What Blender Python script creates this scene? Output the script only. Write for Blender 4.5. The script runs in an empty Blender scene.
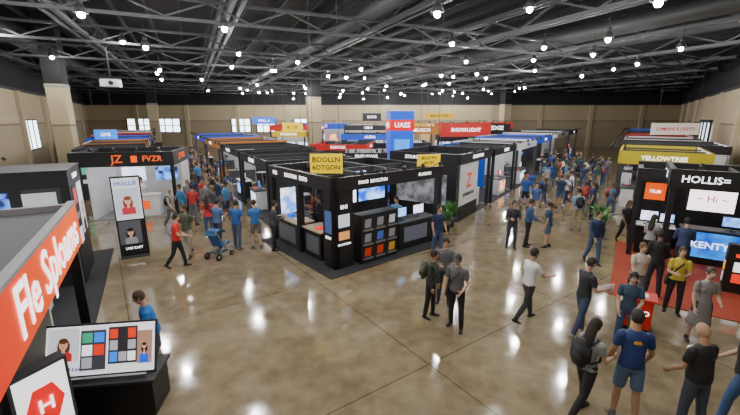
import bpy, bmesh, math, random
from mathutils import Vector, Matrix
from mathutils.bvhtree import BVHTree
R=math.radians
X3=Vector((1,0,0));Y3=Vector((0,1,0));Z3=Vector((0,0,1))
# ================= materials =================
_m={}
def pm(col,rough=.55,metal=0.0,name='paint'):
    key=('p',tuple(col),rough,metal)
    if key in _m: return _m[key]
    m=bpy.data.materials.new(name);m.use_nodes=True;nt=m.node_tree;b=nt.nodes['Principled BSDF']
    n=nt.nodes.new('ShaderNodeTexNoise');n.inputs['Scale'].default_value=9
    mx=nt.nodes.new('ShaderNodeMix');mx.data_type='RGBA'
    mx.inputs['A'].default_value=(*[c*.93 for c in col],1);mx.inputs['B'].default_value=(*[min(1,c*1.06) for c in col],1)
    nt.links.new(n.outputs['Fac'],mx.inputs['Factor']);nt.links.new(mx.outputs['Result'],b.inputs['Base Color'])
    b.inputs['Roughness'].default_value=rough;b.inputs['Metallic'].default_value=metal
    _m[key]=m;return m
def em(col,s=1.2):
    key=('e',tuple(col),s)
    if key in _m: return _m[key]
    m=bpy.data.materials.new('lit_panel');m.use_nodes=True;nt=m.node_tree;b=nt.nodes['Principled BSDF']
    b.inputs['Base Color'].default_value=(*col,1);b.inputs['Roughness'].default_value=.45
    b.inputs['Emission Color'].default_value=(*col,1);b.inputs['Emission Strength'].default_value=s
    _m[key]=m;return m
def screen(c1,c2,scale=3,s=2.4):
    key=('s',tuple(c1),tuple(c2),scale,s)
    if key in _m: return _m[key]
    m=bpy.data.materials.new('screen_image');m.use_nodes=True;nt=m.node_tree;b=nt.nodes['Principled BSDF']
    g=nt.nodes.new('ShaderNodeNewGeometry')
    n=nt.nodes.new('ShaderNodeTexNoise');n.inputs['Scale'].default_value=scale;n.inputs['Detail'].default_value=4
    r=nt.nodes.new('ShaderNodeValToRGB');e=r.color_ramp.elements
    e[0].position=.4;e[0].color=(*c1,1);e[1].position=.62;e[1].color=(*c2,1)
    nt.links.new(g.outputs['Position'],n.inputs['Vector']);nt.links.new(n.outputs['Fac'],r.inputs['Fac'])
    nt.links.new(r.outputs['Color'],b.inputs['Base Color']);nt.links.new(r.outputs['Color'],b.inputs['Emission Color'])
    b.inputs['Emission Strength'].default_value=s;b.inputs['Roughness'].default_value=.2
    _m[key]=m;return m
BLK=pm((.009,.009,.011),.5,name='black_laminate');DGR=pm((.035,.037,.042),.6);GRY=pm((.22,.22,.23));WHT=pm((.72,.72,.73),.5,name='white_panel')
TAN=pm((.45,.37,.25));STEEL=pm((.35,.36,.38),.35,.8,name='steel');WTX=em((.95,.95,.95),1.9)
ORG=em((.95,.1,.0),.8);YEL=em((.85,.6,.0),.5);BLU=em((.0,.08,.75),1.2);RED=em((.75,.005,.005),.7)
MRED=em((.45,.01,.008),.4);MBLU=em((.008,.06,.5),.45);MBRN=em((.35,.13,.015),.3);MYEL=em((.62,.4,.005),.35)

# ================= builder =================
class B:
    def __init__(s): s.bm=bmesh.new();s.mats=[]
    def mi(s,m):
        if m not in s.mats:s.mats.append(m)
        return s.mats.index(m)
    def _add(s,verts,faces,m,smooth=False):
        vs=[s.bm.verts.new(v) for v in verts];i=s.mi(m)
        for f in faces:
            try:
                q=s.bm.faces.new([vs[k] for k in f]);q.material_index=i;q.smooth=smooth
            except ValueError: pass
    def box(s,x0,x1,y0,y1,z0,z1,m):
        v=[(x,y,z) for z in (z0,z1) for y in (y0,y1) for x in (x0,x1)]
        s._add(v,[(0,2,3,1),(4,5,7,6),(0,1,5,4),(2,6,7,3),(0,4,6,2),(1,3,7,5)],m)
    def obox(s,c,r,u,w,h,t,m):
        c=Vector(c);r=Vector(r).normalized();u=Vector(u).normalized();n=r.cross(u)
        v=[c+r*(a*w/2)+u*(b*h/2)+n*(d*t) for d in (0,1) for b in (-1,1) for a in (-1,1)]
        s._add(v,[(0,2,3,1),(4,5,7,6),(0,1,5,4),(2,6,7,3),(0,4,6,2),(1,3,7,5)],m)
    def disc(s,c,r,u,a,b,m,n=20,off=0):
        c=Vector(c);r=Vector(r);u=Vector(u);nn=r.cross(u)*off
        s._add([c+nn+r*(a*math.cos(2*math.pi*k/n))+u*(b*math.sin(2*math.pi*k/n)) for k in range(n)],[tuple(range(n))],m)
    def cyl(s,p0,p1,r0,m,r1=None,n=10,smooth=True):
        p0=Vector(p0);p1=Vector(p1);r1=r0 if r1 is None else r1
        d=(p1-p0).normalized();a=d.orthogonal().normalized();b=d.cross(a)
        v=[p+(a*math.cos(2*math.pi*k/n)+b*math.sin(2*math.pi*k/n))*r for p,r in ((p0,r0),(p1,r1)) for k in range(n)]
        s._add(v,[(k,(k+1)%n,n+(k+1)%n,n+k) for k in range(n)]+[tuple(range(n))[::-1],tuple(range(n,2*n))],m,smooth)
    def text(s,c,r,u,txt,size,m,off=.012,wmax=None):
        cu=bpy.data.curves.new('t','FONT');cu.body=txt;cu.size=size;cu.align_x='CENTER';cu.align_y='CENTER';cu.resolution_u=2;cu.extrude=.004;cu.offset=size*.012
        o=bpy.data.objects.new('t',cu);bpy.context.collection.objects.link(o)
        me=bpy.data.meshes.new_from_object(o.evaluated_get(bpy.context.evaluated_depsgraph_get()))
        bpy.data.objects.remove(o);bpy.data.curves.remove(cu)
        c=Vector(c);r=Vector(r).normalized();u=Vector(u).normalized();n=r.cross(u)
        k=1
        if wmax and me.vertices:
            w=max(v.co.x for v in me.vertices)-min(v.co.x for v in me.vertices)
            if w>wmax:k=wmax/w
        s._add([c+r*v.co.x*k+u*v.co.y*k+n*(v.co.z+off) for v in me.vertices],[tuple(p.vertices) for p in me.polygons],m)
        bpy.data.meshes.remove(me)
    def portrait(s,c,r,u,w,h,bg,skin,hair,cloth):
        c=Vector(c);r=Vector(r).normalized();u=Vector(u).normalized()
        s.obox(c,r,u,w,h,.012,bg)
        q=min(w,h)
        s.disc(c-u*h*.06,r,u,q*.21,q*.3,hair,off=.014)
        s.disc(c-u*(h*.42),r,u,q*.36,h*.2 if h<w*1.3 else q*.26,cloth,off=.018) if 0 else s.obox(c-u*(h*.5-h*.11),r,u,w*.56,h*.2,.018,cloth)
        s.disc(c-u*(h*.28),r,u,w*.28,h*.09,cloth,off=.0195)
        s.obox(c-u*(h*.17),r,u,q*.1,h*.16,.021,skin)
        s.disc(c+u*h*.02,r,u,q*.14,q*.19,skin,off=.023)
        s.disc(c+u*h*.02+u*q*.13,r,u,q*.15,q*.1,hair,off=.025)
        s.disc(c+r*q*.05+u*(h*.02),r,u,q*.017,q*.012,BLK,8,off=.027);s.disc(c-r*q*.05+u*(h*.02),r,u,q*.017,q*.012,BLK,8,off=.027)
        s.disc(c+u*(h*.02-q*.1),r,u,q*.05,q*.016,em((.6,.1,.1),.6),8,off=.027)
    def blocks(s,c,r,u,w,h,rng,nx=3,ny=3,bg=None,pal=None):
        c=Vector(c);r=Vector(r).normalized();u=Vector(u).normalized()
        s.obox(c,r,u,w,h,.012,bg or BLK)
        pal=pal or [em((.9,.9,.95),1.4),em((.8,.03,.01),1.1),em((.01,.18,.8),1.4),em((.9,.38,.02),1.0),em((.05,.45,.25),.8),em((.45,.45,.5),.8)]
        for i in range(nx):
            for j in range(ny):
                if rng.random()<.85:
                    s.obox(c+r*((i+.5)/nx-.5)*w*.94+u*((j+.5)/ny-.5)*h*.94,r,u,w/nx*.8,h/ny*rng.choice((.8,.75,.3)),.018,rng.choice(pal))
    def obj(s,name,loc=(0,0,0),rot=0):
        bmesh.ops.recalc_face_normals(s.bm,faces=s.bm.faces)
        me=bpy.data.meshes.new(name);s.bm.to_mesh(me);s.bm.free()
        for m in s.mats:me.materials.append(m)
        o=bpy.data.objects.new(name,me);bpy.context.collection.objects.link(o);o.location=loc;o.rotation_euler=(0,0,R(rot));return o
RECTS=[]
def reg(x,y,rot,x0,x1,y0,y1): RECTS.append((x,y,R(rot),x0,x1,y0,y1))
def blocked(q,mg=.4):
    for x,y,a,x0,x1,y0,y1 in RECTS:
        dx,dy=q.x-x,q.y-y;lx=dx*math.cos(a)+dy*math.sin(a);ly=-dx*math.sin(a)+dy*math.cos(a)
        if x0-mg<lx<x1+mg and y0-mg<ly<y1+mg:return True
    return False

# ================= ROOM =================
ROOM=[(-45,62),(-20,18.5),(-20,-9),(20,-9),(20,19.6),(49,62)]
CH=10.6
def wallmat():
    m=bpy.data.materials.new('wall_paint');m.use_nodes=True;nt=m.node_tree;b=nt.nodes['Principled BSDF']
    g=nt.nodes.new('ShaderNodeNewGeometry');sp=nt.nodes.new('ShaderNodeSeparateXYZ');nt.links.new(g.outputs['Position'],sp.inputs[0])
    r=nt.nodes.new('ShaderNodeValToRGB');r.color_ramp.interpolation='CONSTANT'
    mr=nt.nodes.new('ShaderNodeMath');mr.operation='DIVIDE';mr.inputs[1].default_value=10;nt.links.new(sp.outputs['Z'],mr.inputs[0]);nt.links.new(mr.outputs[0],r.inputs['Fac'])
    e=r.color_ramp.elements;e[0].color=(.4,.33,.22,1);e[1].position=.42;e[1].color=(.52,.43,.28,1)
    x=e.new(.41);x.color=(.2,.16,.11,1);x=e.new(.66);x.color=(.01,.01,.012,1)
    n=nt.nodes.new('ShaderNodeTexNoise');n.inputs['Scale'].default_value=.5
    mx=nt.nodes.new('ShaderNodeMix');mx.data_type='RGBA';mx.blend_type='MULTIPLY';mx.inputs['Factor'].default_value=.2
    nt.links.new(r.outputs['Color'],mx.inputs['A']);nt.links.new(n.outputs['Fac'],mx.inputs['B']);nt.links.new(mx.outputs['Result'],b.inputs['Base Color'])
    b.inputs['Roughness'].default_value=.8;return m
WM=wallmat()
PIL=pm((.46,.385,.26),.8,name='pilaster')
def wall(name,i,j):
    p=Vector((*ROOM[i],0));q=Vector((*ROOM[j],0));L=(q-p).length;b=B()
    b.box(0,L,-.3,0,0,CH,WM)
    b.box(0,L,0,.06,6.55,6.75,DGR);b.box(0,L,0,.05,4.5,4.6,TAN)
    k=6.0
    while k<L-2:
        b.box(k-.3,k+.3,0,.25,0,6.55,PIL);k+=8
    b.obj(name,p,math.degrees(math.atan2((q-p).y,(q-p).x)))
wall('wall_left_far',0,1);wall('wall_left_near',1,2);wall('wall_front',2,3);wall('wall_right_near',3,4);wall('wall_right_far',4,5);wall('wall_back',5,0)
def floormat():
    m=bpy.data.materials.new('polished_concrete');m.use_nodes=True;nt=m.node_tree;b=nt.nodes['Principled BSDF'];L=nt.links.new
    g=nt.nodes.new('ShaderNodeNewGeometry')
    mp=nt.nodes.new('ShaderNodeMapping');mp.inputs['Rotation'].default_value=(0,0,R(-35));L(g.outputs['Position'],mp.inputs[0])
    n1=nt.nodes.new('ShaderNodeTexNoise');n1.inputs['Scale'].default_value=.5;n1.inputs['Detail'].default_value=10;n1.inputs['Roughness'].default_value=.72;L(g.outputs['Position'],n1.inputs[0])
    n2=nt.nodes.new('ShaderNodeTexNoise');n2.inputs['Scale'].default_value=3;n2.inputs['Detail'].default_value=8;L(g.outputs['Position'],n2.inputs[0])
    r=nt.nodes.new('ShaderNodeValToRGB');e=r.color_ramp.elements;e[0].position=.3;e[0].color=(.15,.112,.062,1);e[1].position=.7;e[1].color=(.34,.275,.175,1);L(n1.outputs['Fac'],r.inputs[0])
    m1=nt.nodes.new('ShaderNodeMix');m1.data_type='RGBA';m1.blend_type='OVERLAY';m1.inputs['Factor'].default_value=.4;L(r.outputs[0],m1.inputs['A']);L(n2.outputs['Fac'],m1.inputs['B'])
    br=nt.nodes.new('ShaderNodeTexBrick');br.offset=0;br.inputs['Scale'].default_value=1;br.inputs['Mortar Size'].default_value=.013;br.inputs['Brick Width'].default_value=4.6;br.inputs['Row Height'].default_value=4.6;br.inputs['Mortar Smooth'].default_value=.3
    br.inputs['Color1'].default_value=(1,1,1,1);br.inputs['Color2'].default_value=(.88,.88,.88,1);br.inputs['Mortar'].default_value=(.4,.37,.33,1);L(mp.outputs[0],br.inputs['Vector'])
    m2=nt.nodes.new('ShaderNodeMix');m2.data_type='RGBA';m2.blend_type='MULTIPLY';m2.inputs['Factor'].default_value=1;L(m1.outputs['Result'],m2.inputs['A']);L(br.outputs['Color'],m2.inputs['B'])
    L(m2.outputs['Result'],b.inputs['Base Color'])
    rr=nt.nodes.new('ShaderNodeMapRange');rr.inputs['From Min'].default_value=.3;rr.inputs['From Max'].default_value=.7;rr.inputs['To Min'].default_value=.05;rr.inputs['To Max'].default_value=.14;L(n2.outputs['Fac'],rr.inputs[0]);L(rr.outputs[0],b.inputs['Roughness'])
    b.inputs['Specular IOR Level'].default_value=.85
    bp=nt.nodes.new('ShaderNodeBump');bp.inputs['Strength'].default_value=.03;bp.inputs['Distance'].default_value=.05;L(n1.outputs['Fac'],bp.inputs['Height']);L(bp.outputs[0],b.inputs['Normal'])
    return m
b=B();b._add([(x,y,0) for x,y in ROOM],[tuple(range(6))],floormat());b.obj('floor')
b=B();b._add([(x,y,CH) for x,y in ROOM],[tuple(range(6))],pm((.008,.008,.009),.8));b.obj('ceiling')
def winback(x0,x1,z0,z1,n):
    b=B();w=x1-x0;WG=em((.8,.92,1),5)
    b.box(0,w,-.12,-.06,z0,z1,WG)
    for i in range(4):
        xx=w*i/3;b.box(xx-.07,xx+.07,-.2,-.02,z0,z1,DGR)
    for z in (z0,z1,(z0+z1)/2): b.box(-.07,w+.07,-.2,-.02,z-.06,z+.06,DGR)
    b.obj('window_%d'%n,(x0,62,0))
for i,(a,c) in enumerate(((-38.6,-34.6),(-33.8,-30.2),(-22,-19),(-18,-15),(-12,-9))): winback(a,c,2.4,4.5,i+1)
b=B()
for k in range(3):
    b.box(k*1.5,k*1.5+1.35,.06,.1,2.2,4.4,em((.8,.92,1),5));b.box(k*1.5-.1,k*1.5,.05,.16,2.1,4.5,DGR)
b.box(-.1,4.5,.05,.16,4.4,4.5,DGR);b.box(-.1,4.5,.05,.16,2.1,2.2,DGR)
b.obj('window_6',(-28.2,32.77,0),-60.1)
b=B()
for k in range(3):
    b.box(k*2.2,k*2.2+1.9,.06,.1,1.2,4.2,em((.75,.85,1),2));b.box(k*2.2-.15,k*2.2,.05,.2,0,4.4,DGR)
b.box(-.15,6.6,.05,.2,4.2,4.45,DGR);b.obj('door_1',(28.9,32.8,0),55.6)
def column(x,y,w=1.0):
    b=B();b.box(-w/2,w/2,-w/2,w/2,0,CH,WM);b.box(-w/2-.06,w/2+.06,-w/2-.06,w/2+.06,0,1.2,DGR);b.box(-w/2-.03,w/2+.03,-w/2-.03,w/2+.03,6.4,6.55,GRY)
    b.obj('concrete_column',(x,y,0),20);reg(x,y,20,-w/2,w/2,-w/2,w/2)
column(-19.2,24.4,.95);column(-5.6,39,1.25);column(20.5,59.5,1.2);column(-31,56,1.2)
# ---------- ceiling structure ----------
d2=Vector((-.42,.907,0)).normalized();e2=Vector((d2.y,-d2.x,0))
def clip(p,d):
    ts=[];n=len(ROOM)
    for i in range(n):
        a=Vector((*ROOM[i],0));c=Vector((*ROOM[(i+1)%n],0));s=c-a
        den=d.x*s.y-d.y*s.x
        if abs(den)<1e-6:continue
        w=a-p;t=(w.x*s.y-w.y*s.x)/den;u=(w.x*d.y-w.y*d.x)/den
        if 0<=u<=1:ts.append(t)
    return (min(ts)+.3,max(ts)-.3) if len(ts)>1 else None
TR=pm((.05,.053,.06),.6,name='truss_steel');TR2=pm((.025,.027,.03),.7,name='beam_steel');TR3=pm((.1,.105,.115),.6,name='girder_steel')
def truss(p,d,z0,z1,w,mat,step,th=.1):
    c=clip(p,d)
    if not c:return
    a=p+d*c[0];L=c[1]-c[0];b=B()
    for y in ((-w/2,w/2) if w>.2 else (0,)):
        b.box(0,L,y-th/2,y+th/2,z0,z0+th,mat);b.box(0,L,y-th/2,y+th/2,z1-th,z1,mat)
    x=0;k=0
    while x+step<L:
        za,zb=(z0+th,z1-th) if k%2 else (z1-th,z0+th)
        dv=Vector((step,0,zb-za));b.obox((x+step/2,0,(za+zb)/2),dv,Vector((-dv.z,0,dv.x)),dv.length,th*.55,th*.5,mat)
        x+=step;k+=1
    b.obj('roof_truss',a,math.degrees(math.atan2(d.y,d.x)))
for i in range(-7,14): truss(e2*(i*6.5+2),d2,8.6,9.7,.35,TR3 if i%2==0 else TR,2.0,.17)
for i in range(2,13): truss(d2*(i*6.4+4),e2,8.1,8.9,.1,TR,1.5,.11)
b=B()
for i in range(-26,60):
    p=e2*(i*1.6);c=clip(p,d2)
    if c:
        q0=p+d2*c[0];q1=p+d2*c[1];m=(q0+q1)/2;b.obox((m.x,m.y,10.3),d2,Z3,(q1-q0).length,.3,.1,TR2)
b.obj('ceiling_joists')
b=B()
for off,r in ((-9,.45),(8,.35),(21,.45)):
    p=e2*off;c=clip(p,d2);q0=p+d2*(max(c[0],8));q1=p+d2*c[1];b.cyl(q0+Z3*9.3,q1+Z3*9.3,r,pm((.12,.125,.13),.45,.3),n=14)
b.obj('air_duct')
LM=em((1,.975,.93),1150)
b=B();n=10;vs=[];fs=[]
for j in range(5):
    a=-math.pi/2+math.pi*.7*(j+.25)/4.25
    for k in range(n): vs.append((.09*math.cos(a)*math.cos(2*math.pi*k/n),.09*math.cos(a)*math.sin(2*math.pi*k/n),.09*math.sin(a)))
for j in range(4):
    for k in range(n): fs.append((j*n+k,j*n+(k+1)%n,(j+1)*n+(k+1)%n,(j+1)*n+k))
fs.append(tuple(range(n))[::-1]);b._add(vs,fs,LM,True)
b.cyl((0,0,.06),(0,0,.28),.2,DGR,.09,n=14);b.cyl((0,0,.28),(0,0,.43),.08,DGR,n=10);b.cyl((0,0,.43),(0,0,.9),.015,DGR,n=6)
hb=b.obj('high_bay_light');hbm=hb.data;bpy.data.objects.remove(hb)
def inside(p,mg=1.5):
    n=len(ROOM)
    for i in range(n):
        a=Vector((*ROOM[i],0));c=Vector((*ROOM[(i+1)%n],0));s=(c-a).normalized()
        if s.x*(p.y-a.y)-s.y*(p.x-a.x)<mg:return False
    return True
rng=random.Random(5)
for i in range(-15,19):
    for j in range(-5,19):
        p=e2*(i*4.3+2.2)+d2*(j*4.4+1)+Vector((rng.uniform(-.9,.9),rng.uniform(-.9,.9),0))
        if not inside(p) or rng.random()<.12:continue
        o=bpy.data.objects.new('high_bay_light',hbm);bpy.context.collection.objects.link(o);o.location=(p.x,p.y,rng.uniform(7.3,8.2))
b=B();b.cyl((0,0,0),(0,0,2.2),.04,DGR);b.box(-.4,.4,-.35,.35,-.35,0,WHT);b.cyl((.1,-.35,-.17),(.1,-.5,-.17),.1,BLK);b.box(-.45,.45,-.1,.1,0,.06,DGR);b.obj('ceiling_projector',(-13.2,20.3,6.5),20)

# ================= BOOTHS =================
def spots(b,x0,x1,y,z,n,dirn=-1):
    for i in range(n):
        x=x0+(x1-x0)*(i+.5)/n
        b.cyl((x,y,z),(x,y+dirn*.35,z+.2),.015,DGR,n=6);b.cyl((x,y+dirn*.35,z+.22),(x,y+dirn*.42,z+.1),.05,BLK,.07,n=8)
def monitor(b,x,y,z,w,h,m,face=-1):
    b.box(x-.12,x+.12,y-.08,y+.08,z,z+.02,DGR);b.box(x-.02,x+.02,y-.02,y+.02,z,z+.15,DGR)
    b.box(x-w/2,x+w/2,y-.02,y+.02,z+.12,z+.12+h,BLK)
    b.obox((x,y+face*.021,z+.12+h/2),(-face,0,0),(0,0,1),w*.94,h*.9,.006,m)
def stool(b,x,y):
    b.cyl((x,y,.03),(x,y,.68),.025,STEEL);b.cyl((x,y,.03),(x,y,.05),.2,STEEL,n=14);b.cyl((x,y,.68),(x,y,.74),.18,BLK,n=14)
SCR=[screen((.005,.05,.6),(.3,.65,1),2),screen((.7,.75,.8),(.08,.25,.7),3),screen((.5,.015,.05),(1,.6,.3),2.5),screen((.85,.88,.95),(.45,.55,.9),4),screen((.01,.01,.05),(.1,.3,.95),3),screen((.05,.35,.5),(.9,.95,.9),2)]
def booth(x,y,rot,w,d,h,wallm,headm,txt,seed,txtm=None,hh=.45,sides=(0,1),carpet=None,name='trade_show_booth'):
    rg=random.Random(seed);b=B();txtm=txtm or WTX;reg(x,y,rot,0,w,0,d)
    b.box(0,w,0,d,0,.03,carpet or pm((.03,.03,.035),.9))
    b.box(0,w,d-.1,d,.03,h,wallm)
    for s in sides:
        xx=0 if s==0 else w-.08
        b.box(xx,xx+.08,d*.5,d,.03,h-hh,wallm)
    for px,py in ((0,0),(w-.14,0),(0,d-.14),(w-.14,d-.14)): b.box(px,px+.14,py,py+.14,.03,h,headm if headm is BLK else DGR)
    b.box(-.02,w+.02,-.03,.06,h-hh,h,headm);b.box(-.02,.07,0,d,h-hh,h,headm);b.box(w-.07,w+.02,0,d,h-hh,h,headm);b.box(0,w,d-.07,d+.02,h-hh,h,headm)
    for k in range(1,3): b.box(w*k/3-.03,w*k/3+.03,0,d,h-.12,h-.04,DGR)
    b.text((w/2,-.03,h-hh/2),(1,0,0),Z3,txt,hh*.65,txtm,wmax=w*.6)
    b.text((-.02,d/2,h-hh/2),(0,-1,0),Z3,txt,hh*.55,txtm,wmax=d*.5)
    b.text((w+.02,d/2,h-hh/2),(0,1,0),Z3,txt,hh*.55,txtm,wmax=d*.5)
    b.text((w/2,d+.02,h-hh/2),(-1,0,0),Z3,txt,hh*.55,txtm,wmax=w*.6)
    n=max(2,int(w/1.7));zc=(h-hh)*.58
    for i in range(n):
        xc=w*(i+.5)/n;k=rg.random()
        if k<.55:
            b.box(xc-.66,xc+.66,d-.16,d-.1,zc-.48,zc+.48,BLK);b.obox((xc,d-.16,zc),(1,0,0),Z3,1.26,.9,.006,rg.choice(SCR))
        elif k<.72: b.portrait((xc,d-.11,zc),(1,0,0),Z3,1.1,(h-hh)*.75,rg.choice((em((.75,.8,.85),.9),em((.1,.2,.4),.9),em((.6,.4,.2),.7))),em((.7,.42,.3),.5),em((.05,.03,.02),.1),rg.choice((RED,BLU,BLK)))
        else: b.blocks((xc,d-.11,zc),(1,0,0),Z3,1.25,(h-hh)*.7,rg,2,3)
    b.blocks((-.01,d*.75,zc),(0,-1,0),Z3,d*.4,(h-hh)*.6,rg,2,2,bg=wallm);b.blocks((w+.01,d*.75,zc),(0,1,0),Z3,d*.4,(h-hh)*.6,rg,2,2,bg=wallm)
    cw=rg.uniform(1.2,1.8);cx=rg.uniform(.4,max(.45,w-cw-.4));cm_=rg.choice((BLK,WHT,WHT,headm))
    b.box(cx,cx+cw,.25,.8,.03,.98,cm_);b.box(cx-.04,cx+cw+.04,.2,.85,.98,1.03,WHT if cm_ is BLK else DGR)
    b.obox((cx+cw/2,.25,.55),(1,0,0),Z3,cw*.8,.6,.01,rg.choice(SCR));monitor(b,cx+cw*.7,.55,1.03,.5,.32,rg.choice(SCR),-1)
    b.box(cx+.1,cx+.32,.35,.6,1.03,1.05,rg.choice((RED,BLU,WHT)))
    tx=w-cx-cw/2
    if abs(tx-cx-cw/2)>1.2:
        b.cyl((tx,d*.5,.03),(tx,d*.5,1.02),.04,STEEL);b.cyl((tx,d*.5,1.02),(tx,d*.5,1.06),.35,WHT,n=18);b.cyl((tx,d*.5,.03),(tx,d*.5,.05),.28,STEEL,n=18);stool(b,tx+.55,d*.5+.1);stool(b,tx-.5,d*.5+.2)
    spots(b,0,w,-.02,h,max(2,int(w/1.3)))
    return b.obj(name,(x,y,0),rot)
# ---- central corner booth ----
b=B();rg=random.Random(3)
W,D,H=4.9,4.3,2.88
reg(-1.07,10.95,39.7,-.4,W,-.4,D)
b.box(-.45,W+.1,-.45,D+.1,0,.025,pm((.02,.021,.024),.9))
for px,py in ((0,0),(W-.2,0),(0,D-.2),(W-.2,D-.2),(0,2.1)): b.box(px,px+.2,py,py+.2,0,H,BLK)
hh=.42
b.box(-.03,W+.03,-.03,.12,H-hh,H,BLK);b.box(-.03,.12,-.03,D,H-hh,H,BLK);b.box(W-.12,W+.03,0,D,H-hh,H,BLK);b.box(0,W,D-.12,D+.03,H-hh,H,BLK)
for k in (1.6,3.2): b.box(k-.05,k+.05,0,D,H-.2,H-.05,DGR)
b.box(0,W,2.0,2.1,H-.2,H-.05,DGR)
b.text((1.5,-.03,H-.21),(1,0,0),Z3,'P/AVB  BOOLTHN',.15,WTX);b.text((3.9,-.03,H-.21),(1,0,0),Z3,'PLATBOX',.15,WTX)
b.text((-.03,2.2,H-.21),(0,-1,0),Z3,'BOOTHN   EXPO',.2,WTX)
b.text((-.03,3.7,H-.21),(0,-1,0),Z3,'FLR',.2,WTX)
b.box(0,.72,0,.2,0,H-hh,BLK);b.box(0,.2,0,.62,0,H-hh,BLK)
b.text((.36,0,1.98),(1,0,0),Z3,'BHI',.17,WTX);b.obox((.36,0,1.55),(1,0,0),Z3,.42,.4,.01,em((.55,.6,.65),.8));b.obox((.36,0,1.08),(1,0,0),Z3,.4,.26,.01,em((.7,.3,.1),.8));b.text((.36,0,.8),(1,0,0),Z3,'BOOTHION',.09,WTX)
b.obox((0,.32,1.5),(0,-1,0),Z3,.36,.7,.01,em((.05,.1,.25),.5));b.text((0,.32,1.0),(0,-1,0),Z3,'EXPO',.12,WTX)
b.box(.95,2.55,-.1,.35,0,1.62,BLK)
for i in range(3):
    for j in range(3):
        c=(1.22+i*.52,-.1,.36+j*.48)
        b.obox(c,(1,0,0),(0,-.12,1),.26,.32,.015,rg.choice((em((.4,.45,.5),.4),em((.4,.03,.01),.4),em((.05,.1,.35),.4),em((.5,.24,.02),.3),em((.2,.2,.22),.3))))
        b.box(c[0]-.2,c[0]+.2,-.16,-.1,c[2]-.22,c[2]-.17,STEEL)
b.box(2.75,4.6,.05,.65,0,.98,BLK);b.box(2.7,4.65,0,.7,.98,1.03,DGR);b.obox((3.6,.05,.55),(1,0,0),Z3,1.2,.55,.01,em((.1,.11,.14),.3))
monitor(b,3.1,.35,1.03,.55,.34,SCR[0]);monitor(b,4.0,.35,1.03,.55,.34,SCR[3])
b.box(1.2,W-.1,2.9,3.0,0,H-hh,BLK)
b.obox((2.3,2.9,1.75),(1,0,0),Z3,1.5,.95,.02,em((.85,.9,1),3));b.obox((3.9,2.9,1.75),(1,0,0),Z3,1.4,.95,.02,SCR[0])
b.obox((2.0,2.88,1.75),(1,0,0),Z3,.4,.6,.03,em((.8,.03,.03),1.3));b.obox((2.6,2.88,1.6),(1,0,0),Z3,.4,.5,.03,em((.02,.12,.8),1.5))
b.box(.1,.75,.95,2.0,0,.95,BLK);b.box(.05,.8,.9,2.05,.95,1.0,pm((.4,.33,.22)));b.box(.05,.7,2.4,3.9,0,.95,DGR);b.box(0,.75,2.35,3.95,.95,1.0,TAN)
b.obox((.05,3.15,.5),(0,-1,0),Z3,1.2,.6,.01,em((.1,.11,.13),.2));b.obox((.1,1.45,.5),(0,-1,0),Z3,.8,.6,.01,em((.08,.085,.1),.2))
b.box(.2,.5,1.2,1.5,1.0,1.04,RED);b.box(.25,.5,2.7,3.0,1,1.05,WHT);b.box(.25,.5,3.3,3.5,1,1.12,BLU)
b.box(.15,1.2,D-.3,D-.1,0,H-hh,DGR);b.obox((.68,D-.3,1.5),(1,0,0),Z3,.8,1,.01,SCR[1])
b.box(1.3,2.2,1.2,1.7,.7,.75,TAN)
for px in (1.35,2.15):
    for py in (1.25,1.65): b.box(px-.02,px+.02,py-.02,py+.02,0,.7,STEEL)
monitor(b,1.75,1.45,.75,.5,.32,SCR[1]);stool(b,2.6,1.6);stool(b,1.2,2.3)
spots(b,.3,W-.2,-.02,H,5)
b.obj('corner_exhibit_booth',(-1.07,10.95,0),39.7)
def ysign(x,y,z,w,h,t1,t2,rot=0):
    b=B();b.box(-w/2,w/2,-.03,.03,0,h,YEL);K=pm((.01,.01,.01),.6)
    for yy,r in ((-.03,1),(.03,-1)):
        b.text((0,yy,h*.7),(r,0,0),Z3,t1,h*.38,K,wmax=w*.85);b.text((0,yy,h*.3),(r,0,0),Z3,t2,h*.38,K,wmax=w*.85)
    for s in (-1,1): b.cyl((s*w*.4,0,h),(s*w*.4,0,8.4-z),.008,DGR,n=6)
    b.obj('yellow_hanging_sign',(x,y,z),rot)
ysign(-1.35,11.75,2.93,1.0,.6,'BOOLLN','6OTGON',0);ysign(2.1,13.6,2.92,.85,.42,'BOOTH','42101',12)
# ---- block rows ----
booth(-6.9,20.3,-60.1,5.2,4.0,2.85,DGR,BLK,'GEARLAB',11,hh=.4)
booth(-10.1,25.9,-60.1,5.9,4.5,2.9,DGR,BLK,'NOVATEK',12,hh=.4)
booth(-14.0,32.7,-60.1,6.6,5,2.95,WHT,MBRN,'MIXLINE',13)
booth(-18.4,40.5,-60.1,7.3,5,3.0,WHT,MBLU,'SONIQ',14)
b=B();w,d,h=4.4,3.6,3.05;reg(3.95,16.6,55.6,0,w,0,d)
b.box(0,w,0,d,0,.03,pm((.03,.03,.035),.9));b.box(0,2.4,0,.14,.03,2.6,WHT);b.box(0,w,d-.1,d,.03,2.6,DGR);b.box(0,.12,0,d,.03,2.6,BLK)
b.box(-.03,w+.03,-.04,.1,2.6,h,BLK);b.box(-.03,.1,0,d,2.6,h,BLK);b.box(w-.07,w+.03,0,d,2.6,h,BLK);b.box(0,w,d-.07,d,2.6,h,BLK)
b.box(w-.15,w,0,.15,0,2.6,BLK)
b.text((1.2,0,1.75),(1,0,0),Z3,'Z',.95,em((.7,.03,.02),.5));b.text((1.2,0,1.15),(1,0,0),Z3,'ZOUNDWORX',.22,pm((.05,.05,.05)),wmax=1.8);b.box(0,2.4,-.02,0,.03,.7,BLK)
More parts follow.
